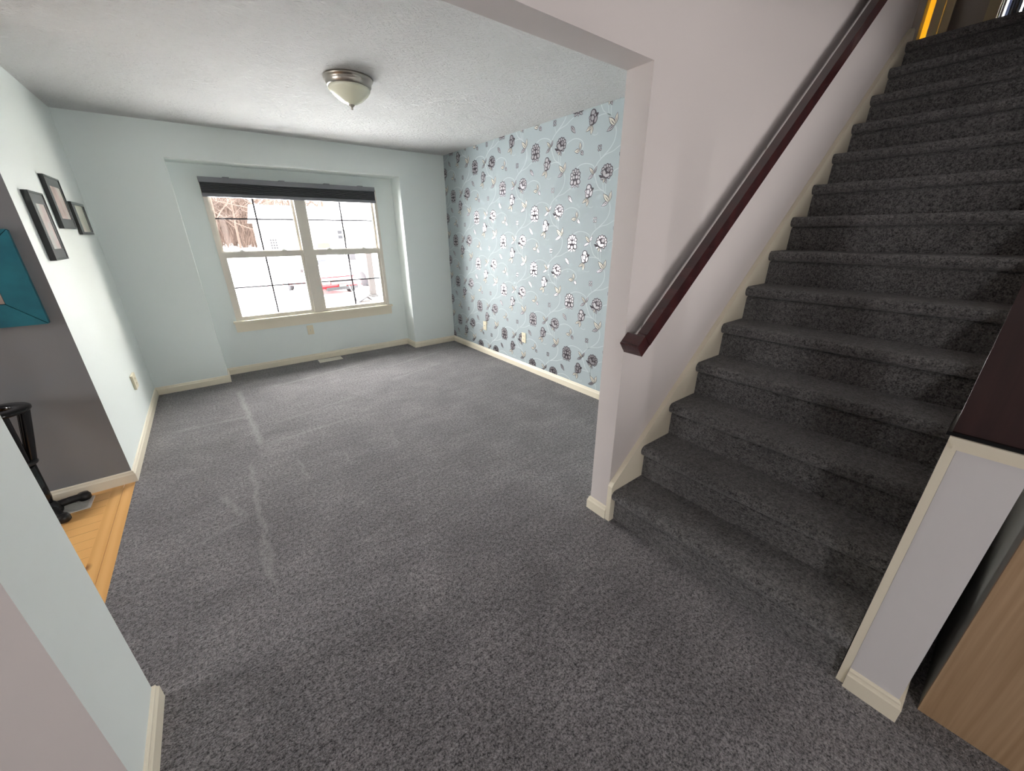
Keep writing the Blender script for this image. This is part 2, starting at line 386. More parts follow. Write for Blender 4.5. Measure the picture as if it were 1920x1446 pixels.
def ell(cx, cy, rx, ry, rot=0, n=12):
    c, s = math.cos(rot), math.sin(rot)
    return [(cx + rx * math.cos(t) * c - ry * math.sin(t) * s, cy + rx * math.cos(t) * s + ry * math.sin(t) * c) for t in [2 * PI * i / n for i in range(n)]]
def leafp(ax, ay, bx, by, wd, n=6):
    dx, dy = bx - ax, by - ay; L = math.hypot(dx, dy); ux, uy = dx / L, dy / L; o = []
    for sgn in (1, -1):
        rng = range(n + 1) if sgn == 1 else range(n - 1, 0, -1)
        for i in rng:
            t = i / n; h = wd * math.sin(PI * min(1, t ** 0.85)) * sgn
            o.append((ax + dx * t - uy * h, ay + dy * t + ux * h))
    return o
def petal(b, cx, cy, rx, ry, rot=0, mi=1, ol=0.0052, lay=0):
    wpoly(ell(cx, cy, rx + ol, ry + ol, rot), b, 0.0005 + lay, 2); wpoly(ell(cx, cy, rx * 0.86, ry * 0.86, rot), b, 0.0007 + lay, mi)
def leaf(b, ax, ay, bx, by, wd, mi, vein=True):
    dx, dy = bx - ax, by - ay
    wpoly(leafp(ax - dx * 0.05, ay - dy * 0.05, bx + dx * 0.06, by + dy * 0.06, wd + 0.0052), b, 0.0005, 2); wpoly(leafp(ax, ay, bx, by, wd), b, 0.0007, mi)
    if vein: wpoly(leafp(ax, ay, ax + dx * 0.7, ay + dy * 0.7, 0.0030, 4), b, 0.0009, 2)
def stroke(b, pts, wd, mi=4, lay=0.0003):
    # smooth the polyline then draw quads
    P_ = [Vector(p) for p in pts]; q = []
    for i in range(len(P_) - 1):
        p0 = P_[max(i - 1, 0)]; p1 = P_[i]; p2 = P_[i + 1]; p3 = P_[min(i + 2, len(P_) - 1)]
        for k in range(5):
            t = k / 5; q.append(0.5 * ((2 * p1) + (p2 - p0) * t + (2 * p0 - 5 * p1 + 4 * p2 - p3) * t * t + (3 * p1 - p0 - 3 * p2 + p3) * t ** 3))
    q.append(P_[-1])
    for a, c in zip(q[:-1], q[1:]):
        d = c - a
        if d.length < 1e-6: continue
        nrm = Vector((-d.y, d.x)).normalized() * wd / 2
        wpoly([a + nrm, c + nrm, c - nrm, a - nrm], b, lay, mi)
def motif(b):
    st = 0.0075
    stroke(b, [(0.40, -0.22), (0.411, -0.258), (0.401, -0.314), (0.36, -0.366), (0.277, -0.424), (0.238, -0.459), (0.214, -0.515), (0.233, -0.562), (0.27, -0.63), (0.336, -0.666)], st)
    stroke(b, [(0.277, -0.424), (0.33, -0.399), (0.396, -0.386), (0.447, -0.363), (0.512, -0.337)], st * 0.8)
    stroke(b, [(0.01, 0.072), (0.06, 0.092), (0.124, 0.094), (0.188, 0.075), (0.212, 0.05), (0.226, -0.007)], st * 0.8)
    stroke(b, [(0.313, -0.039), (0.317, -0.085), (0.328, -0.123), (0.375, -0.19)], st * 0.7); stroke(b, [(0.351, -0.065), (0.345, -0.097), (0.35, -0.143)], st * 0.7)
    stroke(b, [(0.22, -0.124), (0.261, -0.118), (0.315, -0.126), (0.36, -0.155), (0.39, -0.205)], st * 0.8)
    stroke(b, [(-0.135, -0.268), (-0.106, -0.254), (-0.051, -0.238), (0.004, -0.241), (0.059, -0.266), (0.077, -0.303), (0.06, -0.325)], st * 0.8)
    stroke(b, [(0.277, -0.424), (0.262, -0.385), (0.262, -0.36)], st * 0.5)
    stroke(b, [(0.17, -0.238), (0.195, -0.247), (0.222, -0.243), (0.226, -0.232)], st * 0.5); stroke(b, [(0.37, -0.035), (0.385, -0.06), (0.395, -0.045)], st * 0.5)
    # open bloom, front
    wpoly(ell(0, -0.004, 0.056, 0.06, 0, 18), b, 0.00045, 2)
    for t in range(7):
        a = math.radians(-18 + t * 36); petal(b, 0.044 * math.cos(a), 0.012 + 0.042 * math.sin(a), 0.0155, 0.0125, a)
    for s in (-1, 1):
        petal(b, s * 0.040, -0.034, 0.017, 0.020, s * 0.6); petal(b, s * 0.017, 0.004, 0.0135, 0.0165, -s * 0.3, 1, 0.004, 0.0003)
        petal(b, s * 0.014, 0.033, 0.011, 0.008, s * 0.4, 1, 0.003, 0.0003)
        leaf(b, s * 0.012, -0.058, s * 0.05, -0.076, 0.006, 1, False)
    petal(b, 0, -0.042, 0.015, 0.018, 0, 1, 0.004, 0.0003); leaf(b, 0, -0.055, 0, -0.084, 0.007, 1, False)
    wpoly(ell(0, -0.012, 0.008, 0.007), b, 0.0013, 2)
    # half open rose
    c = (0.349, 0.008)
    wpoly(ell(c[0], c[1], 0.054, 0.050, 0, 18), b, 0.00045, 2)
    for t in range(9):
        a = math.radians(-60 + t * 30); petal(b, c[0] + 0.046 * math.cos(a), c[1] + 0.043 * math.sin(a), 0.013, 0.011, a)
    petal(b, c[0] - 0.026, c[1] - 0.008, 0.017, 0.027, 0.35, 1, 0.004, 0.0003); petal(b, c[0] + 0.006, c[1] - 0.026, 0.030, 0.014, 0.2, 1, 0.004, 0.0004)
    petal(b, c[0] + 0.012, c[1] + 0.012, 0.020, 0.017, 0.5, 1, 0.004, 0.0005); petal(b, c[0] + 0.008, c[1] + 0.010, 0.010, 0.007, 0.8, 1, 0.004, 0.0008)
    leaf(b, c[0] - 0.035, c[1] - 0.040, c[0] - 0.082, c[1] - 0.018, 0.006, 2, False); leaf(b, c[0] - 0.032, c[1] - 0.042, c[0] - 0.062, c[1] - 0.050, 0.007, 1, False)
    leaf(b, c[0] - 0.015, c[1] - 0.044, c[0] + 0.004, c[1] - 0.085, 0.0075, 1); leaf(b, c[0] - 0.024, c[1] - 0.046, c[0] - 0.030, c[1] - 0.078, 0.006, 3, False)
    # drooping side bloom with two leaves
    wpoly(ell(0.166, -0.120, 0.037, 0.056, -0.12, 16), b, 0.00045, 2)
    petal(b, 0.164, -0.088, 0.023, 0.021, 0.1); petal(b, 0.160, -0.124, 0.018, 0.021, 0.2, 1, 0.0045, 0.0004)
    for i in range(3):
        petal(b, 0.136 + 0.004 * i, -0.118 - 0.019 * i, 0.011, 0.012, 0.5, 1, 0.004, 0.0001)
    petal(b, 0.158, -0.155, 0.011, 0.012, 0, 1, 0.004, 0.0002)
    petal(b, 0.193, -0.140, 0.013, 0.025, -0.35, 1, 0.0045, 0.0005); leaf(b, 0.19, -0.112, 0.222, -0.100, 0.007, 2, False); petal(b, 0.186, -0.108, 0.009, 0.012, 0.4, 1, 0.004, 0.0003)
    leaf(b, 0.158, -0.175, 0.098, -0.208, 0.010, 3); leaf(b, 0.162, -0.177, 0.153, -0.236, 0.012, 3)
    # leaf sprays
    leaf(b, 0.392, -0.212, 0.330, -0.152, 0.016, 3); leaf(b, 0.396, -0.208, 0.410, -0.136, 0.012, 3); leaf(b, 0.388, -0.213, 0.318, -0.243, 0.012, 1)
    leaf(b, 0.211, 0.006, 0.160, 0.057, 0.010, 3); leaf(b, 0.214, 0.010, 0.240, 0.060, 0.008, 1); leaf(b, 0.207, 0.004, 0.150, -0.028, 0.009, 1)
    leaf(b, 0.045, -0.328, 0.037, -0.273, 0.011, 3); leaf(b, 0.038, -0.334, -0.024, -0.333, 0.013, 3); leaf(b, 0.049, -0.338, 0.081, -0.371, 0.012, 1)
    leaf(b, -0.078, -0.138, -0.026, -0.196, 0.013, 1)
    for s, t in ((-1, -1), (1, -1), (-1, 1), (1, 1)): petal(b, 0.257 + s * 0.0105, -0.346 + t * 0.012, 0.0065, 0.0085, s * t * 0.4, 1, 0.0032)
for i in range(-1, 7):
    for j in range(-6, 7):
        b = (2.663 + 0.5395 * i, 1.956 + 0.267 * i + 0.533 * j)
        if b[1] - 0.65 > CZ or b[1] + 0.12 < 0: continue
        motif(b)
struct('wall_right', wp, [PAPER, FOIL, INK, PEARL, VINE], 'blue grey wallpaper wall with silver foil roses and pale trailing vines', recalc=False)

# ------------------------------------------------------------------ skirting boards
def skirting(name, pts, label, side=1, h=BH, t=BT):
    """pts: wall line in plan; the board stands on the left (side=1) or right (-1) of the walking direction"""
    prof = [(0, 0), (t, 0), (t, h * 0.70), (t * 0.80, h * 0.76), (t * 0.62, h * 0.84), (t * 0.60, h * 0.92), (t * 0.35, h * 0.98), (0, h)]
    P_ = [Vector((x, y)) for x, y in pts]; n = len(P_); offs = []
    for i in range(n):
        def nr(a, b):
            d = (b - a).normalized(); return Vector((-d.y, d.x)) * side
        if i == 0: o = nr(P_[0], P_[1])
        elif i == n - 1: o = nr(P_[-2], P_[-1])
        else:
            a, b = nr(P_[i - 1], P_[i]), nr(P_[i], P_[i + 1]); o = (a + b) / (1 + a.dot(b))
        offs.append(o)
    m = MB(); k = len(prof); vs = [(P_[i].x + offs[i].x * d, P_[i].y + offs[i].y * d, z) for i in range(n) for d, z in prof]
    fs = [(i * k + j, i * k + (j + 1) % k, (i + 1) * k + (j + 1) % k, (i + 1) * k + j) for i in range(n - 1) for j in range(k)]
    fs += [tuple(range(k))[::-1], tuple(range((n - 1) * k, n * k))]
    m.add(vs, fs, 0)
    return struct(name, m, [TRIM], label)
skirting('baseboard_back', [(XL, YW), (XA, YW), (XA, YREC), (XB, YREC), (XB, YW), (XR, YW)], 'cream skirting along the window wall and its recess', -1)
skirting('baseboard_right', [(XR, YW - BT), (XR, YS2)], 'cream skirting below the flowered wallpaper', -1)
skirting('baseboard_left', [(-4.5, YG), (XL, YG), (XL, YW - BT)], 'cream skirting turning from the grey wall to the left aqua wall', -1)
skirting('baseboard_stairs', [(XJ, YS + 0.001), (XJ, YS2), (XR - BT, YS2)], 'cream skirting around the foot of the opening jamb', 1)
skirting('baseboard_front', [(XS - 0.12, YF), (XS, YF), (XS, YN), (-2.6, YN)], 'cream skirting on the near left wall end', 1)

# ------------------------------------------------------------------ window
win = thing('window_1', (1.013, YREC, WZ0), 'twin double hung window with beige frames and thin grey grids', 'window'); win['kind'] = 'structure'
f = MB(); ya, yb = YREC + 0.004, YREC + 0.10
f.box(WX0, YREC - 0.012, WZ0, WX0 + 0.035, yb, WZ1); f.box(WX1 - 0.035, YREC - 0.012, WZ0, WX1, yb, WZ1); f.box(WX0 + 0.035, YREC - 0.010, WZ1 - 0.04, WX1 - 0.035, yb, WZ1); f.box(WX0 + 0.035, YREC - 0.006, WZ0, WX1 - 0.035, yb, WZ0 + 0.012)
f.build('window_frame', [VINYL], win, bevel=0.003)
m_ = MB(); m_.box(0.95, YREC - 0.012, WZ0 + 0.012, 1.058, yb, WZ1 - 0.04); m_.build('mullion', [VINYL], win, bevel=0.004)
for (x0, x1) in ((WX0 + 0.035, 0.95), (1.058, WX1 - 0.035)):
    for (z0, z1, yy, up) in ((WZ0 + 0.012, 1.338, YREC + 0.012, False), (1.30, WZ1 - 0.04, YREC + 0.055, True)):
        s = MB(); t = 0.024 if up else 0.032; d = 0.038
        s.box(x0, yy, z0, x0 + t, yy + d, z1); s.box(x1 - t, yy, z0, x1, yy + d, z1)
        s.box(x0 + t, yy, z0, x1 - t, yy + d, z0 + (0.045 if up else 0.028)); s.box(x0 + t, yy, z1 - (0.066 if not up else 0.03), x1 - t, yy + d, z1)
        so = s.build('upper_sash' if up else 'lower_sash', [VINYL], win, bevel=0.003)
        g = MB(); g.box(x0 + t * 0.8, yy + 0.018, z0 + 0.02, x1 - t * 0.8, yy + 0.021, z1 - 0.02); g.build('pane', [GLASS], so)
        q = MB(); xm = (x0 + x1) / 2 + 0.005; gl0, gl1 = z0 + 0.03, z1 - 0.03; zm = 0.957 if not up else 1.668
        q.box(xm - 0.009, yy + 0.0225, gl0, xm + 0.009, yy + 0.0275, gl1); q.box(x0 + t, yy + 0.0225, zm - 0.008, x1 - t, yy + 0.0275, zm + 0.008)
        q.build('grid', [MUNT], so)
        if not up:
            for xx in (x0 + 0.24 * (x1 - x0), x0 + 0.76 * (x1 - x0)):
                l = MB(); l.lathe([(0.0, 0), (0.024, 0), (0.026, 0.006), (0.014, 0.012), (0.012, 0.02), (0.0, 0.021)], (xx, yy + 0.018, z1), 16); l.box(xx - 0.03, yy + 0.008, z1 + 0.006, xx + 0.012, yy + 0.02, z1 + 0.016)
                l.build('sash_lock', [WHITE], so)
s = MB(); s.box(WX0 - 0.032, YREC - 0.05, WZ0 - 0.022, WX1 + 0.034, YREC + 0.03, WZ0); s.build('window_sill', [TRIM], win, bevel=0.006)
s = MB(); s.box(WX0 - 0.022, YREC - 0.018, WZ0 - 0.125, WX1 + 0.024, YREC - 0.0005, WZ0 - 0.022); s.build('apron', [TRIM], win, bevel=0.003)

# cellular shade
bl = thing('window_blind', (1.0, YREC - 0.03, 2.045), 'charcoal cellular shade drawn up at the top of the window', 'blind')
b = MB(); b.box(0.128, YREC - 0.075, 1.995, 1.866, YREC - 0.018, 2.043); b.build('headrail', [BLINDR], bl, bevel=0.006)
b = MB(); pf = []
nple = 14; zt, zb = 1.995, 1.898
for i in range(nple + 1):
    z = zt - (zt - zb) * i / nple; pf.append((YREC - (0.072 if i % 2 else 0.061), z))
poly = pf + [(YREC - 0.024, zb), (YREC - 0.024, zt)]
b.prism(poly, 'x', 0.133, 1.861); b.build('pleated_fabric', [BLINDF], bl)
b = MB(); b.box(0.131, YREC - 0.074, 1.866, 1.863, YREC - 0.022, 1.898); b.build('bottom_rail', [BLINDR], bl, bevel=0.004)
for xx in (0.36, 0.86, 1.32, 1.70):
    b = MB(); b.box(xx - 0.028, YREC - 0.070, 2.043, xx + 0.028, YREC - 0.0005, 2.051); b.box(xx - 0.028, YREC - 0.014, 2.0, xx + 0.028, YREC - 0.0005, 2.043); b.build('bracket', [BLINDR], bl)
b = MB(); b.tube([(1.868, YREC - 0.06, 1.99), (1.870, YREC - 0.062, 1.96), (1.868, YREC - 0.06, 1.935)], 0.004, 6); b.build('cord_clip', [WHITE], bl)

# ------------------------------------------------------------------ sockets and registers
def outlet(name, origin, u, n, label, w=0.072, h=0.116, t=0.007, kind='duplex'):
    """origin: centre on wall, u: horizontal unit vector along the wall, n: outward normal"""
    u, n, o = Vector(u), Vector(n), Vector(origin); up = Vector((0, 0, 1))
    th = thing(name, o, label, 'outlet', 'cream wall sockets and plates')
    def bx(a0, a1, z0, z1, d0, d1, nm, mt, par, bev=0):
        m = MB(); vs = []
        for d in (d0, d1):
            for a, z in ((a0, z0), (a1, z0), (a1, z1), (a0, z1)): vs.append(o + u * a + up * z + n * d)
        m.add(vs, [(0, 1, 2, 3), (7, 6, 5, 4), (0, 4, 5, 1), (1, 5, 6, 2), (2, 6, 7, 3), (3, 7, 4, 0)]); return m.build(nm, [mt], par, bevel=bev)
    bx(-w / 2, w / 2, -h / 2, h / 2, 0.0006, t, 'cover_plate', PLATE, th, 0.002)
    if kind == 'duplex':
        for s in (-1, 1):
            zc = s * 0.0195
            r = bx(-0.0165, 0.0165, zc - 0.0135, zc + 0.0135, t - 0.001, t + 0.003, 'socket', PLATE, th, 0.004)
            for k in (-0.0065, 0.0065): bx(k - 0.0012, k + 0.0012, zc - 0.002, zc + 0.007, t + 0.0022, t + 0.0034, 'slot', DARKHOLE, r)
        bx(-0.003, 0.003, -0.003, 0.003, t - 0.001, t + 0.0015, 'screw', REGW, th)
    else:
        bx(-0.007, 0.007, -0.010, 0.010, t - 0.001, t + 0.004, 'jack', REGW, th, 0.001)
        bx(-0.003, 0.003, -0.004, 0.004, t + 0.0035, t + 0.0045, 'port', DARKHOLE, th)
    return th
outlet('wall_outlet', (0.858, YREC, 0.394), (1, 0, 0), (0, -1, 0), 'small cream jack plate on the aqua wall under the window sill', kind='jack')
outlet('wall_outlet', (XR, 4.172, 0.378), (0, -1, 0), (-1, 0, 0), 'cream plate on the flowered wallpaper, the one nearer the window corner', kind='jack')
outlet('wall_outlet', (XR, 3.359, 0.380), (0, -1, 0), (-1, 0, 0), 'cream double socket on the flowered wallpaper, the one nearer the stairs')
outlet('wall_outlet', (XL, 4.225, 0.393), (0, 1, 0), (1, 0, 0), 'thick cream socket plate low on the left aqua wall', 0.125, 0.118, 0.016)

def register(name, x0, y0, x1, y1, z, label, slots_mat, frame_mat, along='x'):
    th = thing(name, ((x0 + x1) / 2, (y0 + y1) / 2, z), label, 'vent')
    m = MB(); bw = 0.016; t = 0.006
    m.box(x0, y0, z, x1, y0 + bw, z + t); m.box(x0, y1 - bw, z, x1, y1, z + t); m.box(x0, y0 + bw, z, x0 + bw, y1 - bw, z + t); m.box(x1 - bw, y0 + bw, z, x1, y1 - bw, z + t)
    xm = (x0 + x1) / 2; m.box(xm - 0.006, y0 + bw, z, xm + 0.006, y1 - bw, z + t)
    m.build('grille_frame', [frame_mat], th, bevel=0.002)
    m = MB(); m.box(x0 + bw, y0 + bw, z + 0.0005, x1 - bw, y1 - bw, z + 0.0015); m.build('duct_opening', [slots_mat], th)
    m = MB(); k = 9
    for i in range(1, k):
        yy = y0 + bw + (y1 - y0 - 2 * bw) * i / k; m.box(x0 + bw, yy - 0.0022, z + 0.0015, x1 - bw, yy + 0.0022, z + 0.005)
    m.build('louvres', [frame_mat], th)
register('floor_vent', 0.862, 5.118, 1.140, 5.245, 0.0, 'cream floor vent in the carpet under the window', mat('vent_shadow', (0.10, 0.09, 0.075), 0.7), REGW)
register('floor_vent', -1.16, 3.0, -0.876, 3.14, -0.001, 'white floor vent in the pine floor under the black stand', DARKHOLE, WHITE)

# ------------------------------------------------------------------ ceiling light
lt = thing('ceiling_light', (1.0, 3.03, CZ), 'round flush ceiling light with brushed nickel rim and frosted glass bowl', 'lamp')
m = MB(); m.lathe([(0.0, -0.0005), (0.148, -0.0005), (0.152, -0.006), (0.150, -0.016), (0.140, -0.020), (0.141, -0.028), (0.137, -0.046), (0.130, -0.054), (0.118, -0.055), (0.0, -0.050)], (1.0, 3.03, CZ), 64)
m.build('canopy', [NICKEL], lt)
m = MB(); m.lathe([(0.124, -0.052), (0.129, -0.058), (0.126, -0.070), (0.114, -0.086), (0.096, -0.104), (0.072, -0.122), (0.044, -0.137), (0.020, -0.145), (0.0, -0.147)], (1.0, 3.03, CZ), 64)
m.build('glass_bowl', [OPAL], lt)
m = MB(); m.lathe([(0.0, -0.143), (0.017, -0.144), (0.018, -0.149), (0.010, -0.157), (0.006, -0.160), (0.0075, -0.166), (0.006, -0.172), (0.0, -0.174)], (1.0, 3.03, CZ), 24)
m.build('finial', [NICKEL], lt)

# ------------------------------------------------------------------ pictures on the left wall
def picture(y0, y1, z0, z1, i0, i1, k0, k1, d, print_mat, label, front=FRAMEF, rim=0.010):
    th = thing('picture_frame', (XL, (y0 + y1) / 2, (z0 + z1) / 2), label, 'picture', 'black picture frames on the left wall')
    x0, x1 = XL + 0.001, XL + d
    m = MB(); m.box(x0, y0, z0, x1, y0 + rim, z1); m.box(x0, y1 - rim, z0, x1, y1, z1); m.box(x0, y0 + rim, z0, x1, y1 - rim, z0 + rim); m.box(x0, y0 + rim, z1 - rim, x1, y1 - rim, z1)
    m.build('frame', [BLACKG], th, bevel=0.0015)
    m = MB(); xm = x1 - 0.003
    m.box(x0, y0 + rim, z0 + rim, xm, i0, z1 - rim); m.box(x0, i1, z0 + rim, xm, y1 - rim, z1 - rim); m.box(x0, i0, z0 + rim, xm, i1, k0); m.box(x0, i0, k1, xm, i1, z1 - rim)
    m.build('mat_board', [front], th)
    m = MB(); m.box(x0, i0, k0, xm - 0.003, i1, k1); m.build('photo_print', [print_mat], th)
picture(3.385, 3.662, 1.375, 1.737, 3.450, 3.618, 1.436, 1.675, 0.028, PH1, 'black picture frame nearest the grey corner, lowest of the three on the left wall')
picture(3.875, 4.240, 1.550, 1.864, 3.945, 4.196, 1.612, 1.805, 0.024, PH2, 'black picture frame hung highest, middle of the three on the left wall')
picture(4.380, 4.800, 1.515, 1.740, 4.480, 4.740, 1.534, 1.722, 0.020, PH3, 'small black picture frame nearest the window, thin border', BLACKG, 0.018)

# teal padded art on the grey wall
ta = thing('wall_art', (-0.98, YG, 1.30), 'teal padded square frame with mitred corners on the dark grey wall', 'wall art')
ax0, ax1, az0, az1 = -1.230, -0.748, 1.062, 1.540; ix0, ix1, iz0, iz1 = -1.112, -0.866, 1.178, 1.424; yf = YG - 0.032
for nm, q in (('right_panel', ((ax1, az0), (ax1, az1), (ix1, iz1), (ix1, iz0))), ('left_panel', ((ax0, az0), (ix0, iz0), (ix0, iz1), (ax0, az1))),
              ('bottom_panel', ((ax0, az0), (ax1, az0), (ix1, iz0), (ix0, iz0))), ('top_panel', ((ax0, az1), (ix0, iz1), (ix1, iz1), (ax1, az1)))):
    cx = sum(p[0] for p in q) / 4; cz = sum(p[1] for p in q) / 4
    qq = [(cx + (x - cx) * 0.988, cz + (z - cz) * 0.988) for x, z in q]
    m = MB(); m.prism(qq, 'y', yf, YG - 0.004); m.build(nm, [TEAL], ta, bevel=0.006, seg=3)
m = MB(); m.box(ax0 + 0.004, YG - 0.022, az0 + 0.004, ax1 - 0.004, YG - 0.001, az1 - 0.004); m.build('backing', [GROOVE], ta)
m = MB(); m.box(ix0 + 0.003, yf + 0.006, iz0 + 0.003, ix1 - 0.003, YG - 0.021, iz1 - 0.003); m.build('centre_panel', [BEIGE], ta, bevel=0.004)

# ------------------------------------------------------------------ black stand in the dining room
SX, SY, SZ = -1.035, 3.045, -0.001
st = thing('pedestal_stand', (SX, SY, SZ), 'black ring topped stand with star legs on the pine floor', 'stand')
m = MB(); prof = [(0.048 + 0.0 * k, 0) for k in range(0)]
m.lathe([(0.050, 0.0), (0.112, 0.0), (0.118, 0.006), (0.118, 0.016), (0.112, 0.022), (0.056, 0.024), (0.050, 0.018)], (SX, SY, 0.645), 48, closed=True); m.build('ring_top', [BLACKG], st)
m = MB(); m.lathe([(0.0, 0.0), (0.024, 0.0), (0.030, 0.05), (0.034, 0.27), (0.0, 0.27)], (SX, SY, 0.07), 32); m.build('post', [BLACKG], st)
m = MB(); m.lathe([(0.0, 0.0), (0.044, 0.0), (0.050, 0.006), (0.050, 0.016), (0.044, 0.022), (0.0, 0.022)], (SX, SY, 0.338), 32); m.build('collar', [BLACKP], st)
for k in range(4):
    a = math.radians(20 + 90 * k); c_, s_ = math.cos(a), math.sin(a)
    m = MB(); m.tube([(SX + 0.026 * c_, SY + 0.026 * s_, 0.35), (SX + 0.052 * c_, SY + 0.052 * s_, 0.48), (SX + 0.086 * c_, SY + 0.086 * s_, 0.652)], [0.020, 0.023, 0.025], 16); m.build('support_rod', [BLACKG], st)
m = MB(); m.lathe([(0.0, 0.0), (0.046, 0.0), (0.052, 0.02), (0.040, 0.05), (0.026, 0.072), (0.0, 0.072)], (SX, SY, 0.012), 32); m.build('hub', [BLACKP], st)
for k, ang in enumerate((32, -62, 128, 215, 285)):
    a = math.radians(ang); c_, s_ = math.cos(a), math.sin(a); L = 0.165 if k == 0 else 0.17
    if k == 4: continue
    m = MB(); m.tube([(SX + 0.03 * c_, SY + 0.03 * s_, 0.046), (SX + 0.09 * c_, SY + 0.09 * s_, 0.040), (SX + (L - 0.03) * c_, SY + (L - 0.03) * s_, 0.030)], [0.022, 0.021, 0.021], 14)
    leg = m.build('leg', [BLACKP], st)
    m = MB(); m.lathe([(0.0, 0.0), (0.024, 0.0), (0.031, 0.008), (0.031, 0.030), (0.024, 0.044), (0.0, 0.047)], (SX + (L - 0.022) * c_, SY + (L - 0.022) * s_, SZ + 0.0065), 24); m.build('foot', [BLACKP], leg)

# ------------------------------------------------------------------ staircase
stairs = thing('staircase', (NX0, 0.5, 0), 'straight flight of dark grey carpeted stairs with rounded nosings', 'stairs')
SY0, SY1 = 0.006, 1.034; UXF = 5.58
def step_profile(i):
    xn, zn = nose(i); z0 = zn - RISE if i else 0.0; r = 0.029; xr = xn + 0.036
    if i == 13: back = 7.0
    else: back = xn + RUN + 0.036
    pts = [(xr, z0)]
    pts += [(xr, zn - 2 * r - 0.018), (xr + 0.004, zn - 2 * r - 0.010), (xr + 0.014, zn - 2 * r - 0.004), (xr + 0.012, zn - 2 * r + 0.002)]
    for k in range(9):
        a = -PI / 2 - PI * k / 8; pts.append((xn + r + r * math.cos(a), zn - r + r * math.sin(a)))
    pts += [(back, zn), (back, z0)]
    return pts
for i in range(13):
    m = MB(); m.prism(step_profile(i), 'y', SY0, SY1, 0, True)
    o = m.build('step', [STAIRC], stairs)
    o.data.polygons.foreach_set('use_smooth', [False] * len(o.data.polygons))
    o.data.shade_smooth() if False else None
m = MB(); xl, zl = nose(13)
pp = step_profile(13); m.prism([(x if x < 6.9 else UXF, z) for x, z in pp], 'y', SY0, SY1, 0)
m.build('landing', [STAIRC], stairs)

m = MB(); m.box(4.57, 1.04, 2.59, 5.59, 3.19, 2.789); m.box(4.47, YP1 + 0.002, 2.59, 5.59, 0.0, 2.789); m.box(5.72, -0.5, 2.59, 6.98, 3.19, 2.789)
struct('floor.002', m, [STAIRC], 'dark carpeted floor of the upper hall and rooms')
# skirting board that climbs the stair wall
m = MB()
def zc(x): return 0.236 + (x - 1.466) * (RISE / RUN)
poly = [(1.463, 0.0), (1.463, 0.226), (1.480, zc(1.480)), (4.395, zc(4.395)), (4.50, 2.885), (4.552, 2.885), (4.552, 2.60), (4.0, 2.0), (1.8, 0.0)]
m.prism(poly, 'y', 1.034, YS - 0.0005)
struct('trim_2', m, [TRIM], 'cream skirting board climbing the stair wall beside the carpeted steps', bevel=0.002)

# handrail
hr = thing('handrail', (1.517, 0.985, 1.03), 'dark red mahogany handrail climbing the stair wall', 'handrail')
sl = 0.880; th_ = math.atan(sl); c_, s_ = math.cos(th_), math.sin(th_)
def rp(x): return 1.012 + (x - 1.517) * sl          # bottom front edge
H = 0.066; y0, y1 = 0.962, 1.008
def railsec(x, top=True):
    z = rp(x); nx_, nz_ = -s_ * H, c_ * H
    return (x, z), (x + nx_, z + nz_)
a0, a1 = railsec(1.530); b0, b1 = railsec(4.30)
m = MB(); m.prism([a0, b0, b1, a1], 'y', y0, y1); m.build('rail', [MAHOG], hr, bevel=0.010, seg=3)
m = MB(); e0, e1 = railsec(1.482); q0, q1 = railsec(1.532)
m.prism([(e0[0] - 0.004, e0[1] - 0.003), q0, q1, e1], 'y', y0 + 0.002, YS - 0.001); m.build('wall_return', [MAHOG], hr, bevel=0.004)
for xx in (1.62, 2.55, 3.55, 4.2):
    z = rp(xx); m = MB()
    m.tube([(xx, 0.986, z + 0.004), (xx, 0.988, z - 0.03), (xx, 1.012, z - 0.05), (xx, 1.056, z - 0.05)], 0.006, 8)
    m.lathe([(0.0, 0.0), (0.026, 0.0), (0.026, 0.005), (0.0, 0.008)], (xx, YS - 0.0085, z - 0.05), 20, axis='y')
    m.build('bracket', [BLACKP], hr)

# pedestal / knee wall at the right of the stairs
m = MB()
m.box(XP, YP1, 0, XP + 0.16, YP2, 0.985)
kp = [(XP + 0.16, 0), (4.42, 0), (4.42, 2.70), (XP + 0.16, 0.34)]
m.prism(kp, 'y', YP1, YP2)
struct('wall_right_stairs', m, [LAV], 'lavender grey half wall closing the open side of the stairs')
m = MB(); m.prism([(XP - 0.001, 0), (XP - 0.001, 0.985), (XP + 0.16, 0.985), (XP + 0.16, 0.42), (4.42, 2.82), (4.42, 2.5), (1.8, 0)], 'y', YP2 + 0.0005, 0.0035)
struct('trim_3', m, [TRIM], 'cream stair skirting whose end shows along the left edge of the half wall', bevel=0.002)
skirting('baseboard_hall', [(XP, YP2 - 0.0005), (XP, YP1), (2.6, YP1)], 'cream skirting around the foot of the half wall', -1, 0.085)
m = MB()   # cap moulding under the newel: stepped cove
for (d, z0, z1) in ((0.010, 0.966, 0.976), (0.016, 0.976, 0.990), (0.024, 0.990, 1.004)):
    m.box(XP - d, YP1 - d, z0, XP + 0.16 + d, YP2 + d * 0.9, z1)
struct('trim_4', m, [TRIM], 'cream cap moulding on top of the half wall under the dark post', bevel=0.003)
nw = thing('newel_post', (XP + 0.07, -0.08, 1.004), 'square dark brown newel post standing on the half wall', 'post')
m = MB(); m.box(XP - 0.016, YP1 - 0.016, 1.004, XP + 0.156, 0.012, 1.014); m.build('base_plate', [BLACKG], nw, bevel=0.002)
m = MB(); m.box(XP - 0.006, YP1 - 0.004, 1.014, XP + 0.146, 0.003, 1.62); m.build('post_body', [ESPRESSO], nw, bevel=0.003)
